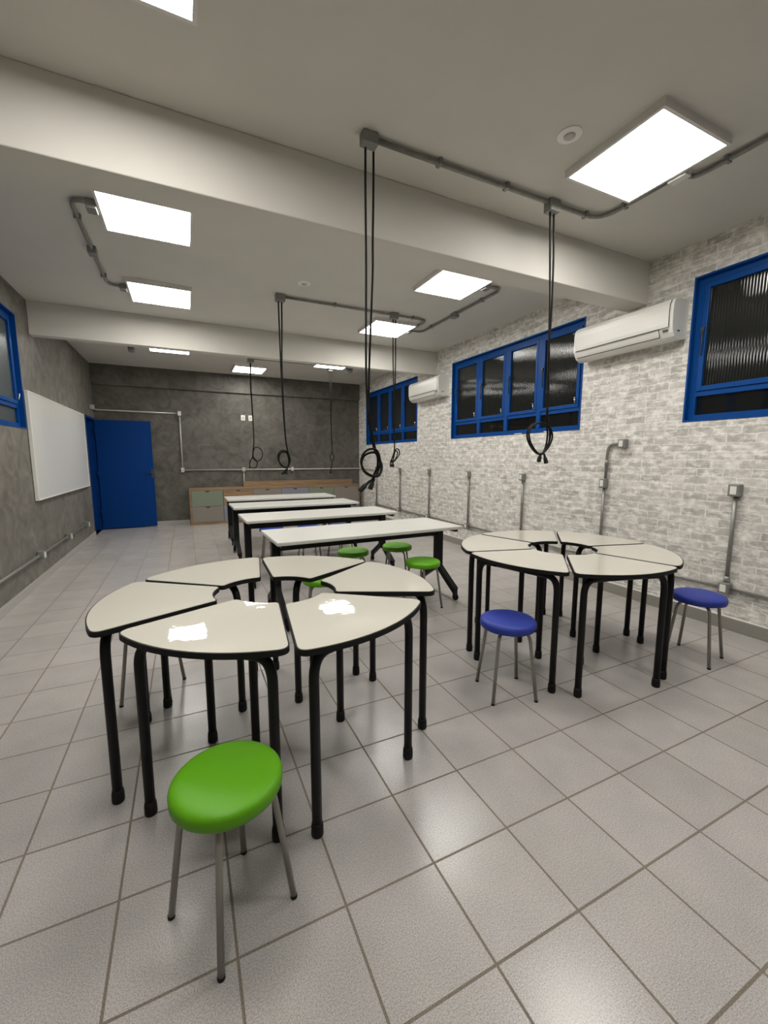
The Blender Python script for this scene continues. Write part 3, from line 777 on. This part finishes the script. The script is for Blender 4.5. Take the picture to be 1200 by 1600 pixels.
# ------------------------------------------------------------------ long flip tables
def long_table():
    r = empty('folding_table')
    H, hx, hy = 2.29, 2.77, 1.03
    MB().box((-hx, -hy, H-0.095), (hx, hy, H), bevel=0.02).build('tabletop', 'board', r)
    MB().box((-2.56, -0.07, H-0.42), (2.56, 0.09, H-0.20), bevel=0.012).build('crossbeam', 'black', r)
    for x in (-1.3, 0.0, 1.3):
        MB().box((x-0.09, -0.5, H-0.20), (x+0.09, 0.5, H-0.097)).build('bracket', 'black', r)
    for s in (-1, 1):
        x = s*2.60
        m = MB()
        m.box((x-0.11, -0.11, 0.72), (x+0.11, 0.13, H-0.18), bevel=0.015)
        m.box((x-0.05, -0.92, H-0.18), (x+0.07, 0.92, H-0.097), bevel=0.01)
        for t in (-1, 1):
            pa = Vector((x, 0.06*t, 0.86)); pb = Vector((x, 0.93*t, 0.30)); pc = Vector((x, 0.97*t, 0.17))
            dd = pb-pa; L_ = dd.length; ang = math.atan2(dd.z, dd.y)
            M4 = Matrix.Translation((pa+pb)/2) @ Matrix.Rotation(ang, 4, 'X')
            m.box((-0.065, -L_/2, -0.085), (0.065, L_/2, 0.085), bevel=0.015, mat=M4)
            m.box((x-0.055, 0.93*t-0.06, 0.16), (x+0.055, 0.93*t+0.06, 0.36), bevel=0.01)
        leg = m.build('leg', 'black', r)
        for t in (-1, 1):
            c = MB()
            yc = 0.95*t
            for sx in (-0.055, 0.02):
                prof = [(0, sx), (0.075, sx), (0.092, sx+0.01), (0.092, sx+0.03), (0.075, sx+0.04), (0, sx+0.04)]
                w = MB(); w.lathe(prof, 20); w.xf(Matrix.Translation((x, yc, 0.093)) @ Matrix.Rotation(math.pi/2, 4, 'Y'))
                me = bpy.data.meshes.new('tmp'); w.bm.to_mesh(me); c.bm.from_mesh(me); bpy.data.meshes.remove(me); w.bm.free()
            c.box((x-0.04, yc-0.05, 0.09), (x+0.04, yc+0.05, 0.2), bevel=0.02)
            c.build('caster', 'rubber', leg)
    return r
lt = long_table()
tables = [(2.45, 6.72, 0.029, 'nearest long white folding table, with three green stools at its right end'),
          (2.25, 10.60, 0.015, 'second long white table from the front, blue stools just beyond it'),
          (2.27, 14.55, 0.01, 'third long white table, between the blue stools and the last table'),
          (2.36, 18.15, 0.0, 'farthest long white table, closest to the sideboard')]
for i, (x, y, rz, lb) in enumerate(tables):
    o = lt if i == 0 else dup(lt, (x, y, 0), rz, lb)
    o.location = Vector((x, y, 0))*T; o.rotation_euler = (0, 0, rz)
    tag(o, lb, 'table', 'long white tables in a row')

# ------------------------------------------------------------------ petal tables
def petal_outline(R, ri, g, ro, rin, inset=0.0, n=22):
    h = math.radians(30)
    ho, hi = h - g/R, h - g/ri
    pol = lambda r_, a_: Vector((r_*math.cos(a_), r_*math.sin(a_)))
    A, B, C, D = pol(R, ho), pol(ri, hi), pol(ri, -hi), pol(R, -ho)
    out = []
    def bez(p, q, s, k=8):
        out.extend([p*(1-t)**2 + q*2*t*(1-t) + s*t*t for t in [i/k for i in range(k+1)]])
    do, di = ro/R, rin/ri
    out.extend([pol(R, -ho+do + (2*ho-2*do)*i/n) for i in range(1, n)])
    bez(pol(R, ho-do), A, A + (B-A).normalized()*ro)
    bez(B + (A-B).normalized()*rin, B, pol(ri, hi-di))
    out.extend([pol(ri, hi-di - (2*hi-2*di)*i/8) for i in range(1, 8)])
    bez(pol(ri, -hi+di), C, C + (D-C).normalized()*rin)
    bez(D + (C-D).normalized()*ro, D, pol(R, -ho+do))
    if inset:
        res = []
        for i in range(len(out)):
            p, q = out[i-1], out[(i+1) % len(out)]
            t = (q-p).normalized()
            res.append(out[i] + Vector((-t.y, t.x))*inset)
        out = res
    return [(p.x, p.y) for p in out]

PH = 2.33
def petal_table():
    r = empty('petal_table')
    R, ri = 2.175, 0.66
    full = petal_outline(R, ri, 0.006, 0.15, 0.08)
    ins = petal_outline(R, ri, 0.006, 0.15, 0.08, inset=0.016)
    MB().prism(full, PH-0.072, PH-0.005, bevel=0.01).build('edge_band', 'rubber', r)
    MB().prism(ins, PH-0.02, PH, bevel=0.004).build('tabletop', 'laminate', r)
    aL = math.radians(24.5); rl = 2.02
    zt = PH-0.145
    for s in (-1, 1):
        f = Vector((rl*math.cos(aL), s*rl*math.sin(aL), 0))
        t = Vector((rl*math.cos(aL), s*(rl*math.sin(aL)-0.42), 0))
        path = fillet([f+Vector((0, 0, 0.04)), f+Vector((0, 0, zt)), t+Vector((0, 0, zt))], 0.30, 8)
        leg = MB().tube(path, 0.058, 14).build('leg', 'black', r)
        MB().lathe([(0, 0), (0.064, 0), (0.072, 0.02), (0.070, 0.12), (0.062, 0.17), (0.0, 0.17)], 18, (f.x, f.y)).build('foot_cap', 'rubber', leg)
    x0 = rl*math.cos(aL)
    MB().tube([(x0, -rl*math.sin(aL)+0.40, zt), (x0, rl*math.sin(aL)-0.40, zt)], 0.055, 12).build('crossbar', 'black', r)
    f = Vector((0.78, 0.0, 0))
    path = fillet([f+Vector((0, 0, 0.04)), f+Vector((0, 0, zt)), Vector((x0-0.03, 0, zt))], 0.30, 8)
    leg = MB().tube(path, 0.058, 14).build('leg', 'black', r)
    MB().lathe([(0, 0), (0.064, 0), (0.072, 0.02), (0.070, 0.12), (0.062, 0.17), (0.0, 0.17)], 18, (f.x, f.y)).build('foot_cap', 'rubber', leg)
    m = MB()
    for s in (-1, 1):
        m.box((x0-0.14, s*0.35-0.05, PH-0.10), (x0+0.10, s*0.35+0.05, PH-0.074))
    m.build('mounting_plate', 'black', r)
    return r
pt = petal_table()
D2R = math.radians
ringA = [(-126.9, -1.015, 1.989, 'nearest cream petal table, behind the front green stool, with two light reflections'),
         (-67.1, -0.977, 1.886, 'petal table on the front right of the near ring, one big light reflection'),
         (4.5, -0.858, 1.699, 'right-hand petal table of the near ring, pointing to the green stools'),
         (57.7, -0.992, 1.927, 'back right petal table of the near ring, against the nearest long table'),
         (111.7, -1.225, 2.018, 'back left petal table of the near ring'),
         (173.2, -1.25, 2.02, 'leftmost petal table of the near ring, closest to the whiteboard wall')]
ringB = [(-104, 5.315, 2.145, 'front right petal table of the far ring by the brick wall'),
         (-44, 5.355, 2.165, 'petal table of the far ring nearest the right blue stool'),
         (16, 5.375, 2.21, 'back right petal table of the far ring, closest to the brick wall'),
         (76, 5.345, 2.245, 'back left petal table of the far ring, under the round-loop cord'),
         (136, 5.295, 2.225, 'leftmost petal table of the far ring, pointing at the long tables'),
         (-164, 5.28, 2.185, 'front left petal table of the far ring, behind the left blue stool')]
for i, (ang, x, y, lb) in enumerate(ringA+ringB):
    o = pt if i == 0 else dup(pt, (x, y, 0), D2R(ang), lb)
    o.location = Vector((x, y, 0))*T; o.rotation_euler = (0, 0, D2R(ang))
    tag(o, lb, 'table', None, None)
    o['group'] = 'petal tables of the near ring' if i < 6 else 'petal tables of the far ring'

# ------------------------------------------------------------------ stools
def stool(mat, name='round_stool'):
    r = empty(name)
    h, R = 1.43, 0.495
    MB().lathe([(0, h-0.165), (R-0.05, h-0.165), (R-0.012, h-0.155), (R, h-0.13), (R+0.002, h-0.065), (R-0.008, h-0.038),
                (R-0.03, h-0.016), (R-0.06, h-0.005), (R-0.11, h), (R-0.25, h+0.001), (0, h-0.003)], 64).build('seat', mat, r)
    for k in range(4):
        a = k*math.pi/2; c, s = math.cos(a), math.sin(a)
        P = [(0.16, h-0.20), (0.40, h-0.20), (0.565, 0.03)]
        path = fillet([(c*p, s*p, z) for p, z in P], 0.16, 7)
        leg = MB().tube(path, 0.031, 12).build('leg', 'steel', r)
        MB().lathe([(0, 0), (0.033, 0), (0.034, 0.03), (0, 0.03)], 14, (c*0.567, s*0.567)).build('rubber_tip', 'rubber', leg)
    MB().lathe([(0, h-0.235), (0.20, h-0.235), (0.20, h-0.166), (0, h-0.166)], 24).build('seat_plate', 'steel', r)
    return r
gs = stool('green'); bs = stool('blue_vinyl')
greens = [(-1.985, -0.545, 74, 'large green stool in the foreground in front of the nearest petal table'),
          (3.805, 5.676, -25, 'rightmost and nearest of three green stools at the long table end'),
          (4.115, 7.887, 10, 'green stool under the nearest long table, just behind the rightmost one'),
          (2.488, 7.772, 35, 'leftmost of three green stools under the nearest long table'),
          (0.74, 5.36, 30, 'green stool glimpsed through the middle of the near ring of tables'),
          (-2.92, 4.03, 29, 'stool hidden under the back left of the near ring, only legs showing')]
blues = [(2.985, 1.262, 27, 'blue stool in front of the far ring, on its left side'),
         (7.64, 0.56, 56, 'blue stool at the right of the far ring, near the brick wall'),
         (0.96, 13.35, 40, 'leftmost of three blue stools seen beneath the second long table'),
         (2.50, 13.05, 15, 'middle one of three blue stools beneath the second long table'),
         (3.84, 12.80, 65, 'rightmost of three blue stools beneath the second long table')]
for proto, lst, grp in ((gs, greens, 'green stools'), (bs, blues, 'blue stools')):
    for i, (x, y, a, lb) in enumerate(lst):
        o = proto if i == 0 else dup(proto, (x, y, 0), D2R(a), lb)
        o.location = Vector((x, y, 0))*T; o.rotation_euler = (0, 0, D2R(a))
        tag(o, lb, 'stool', grp)
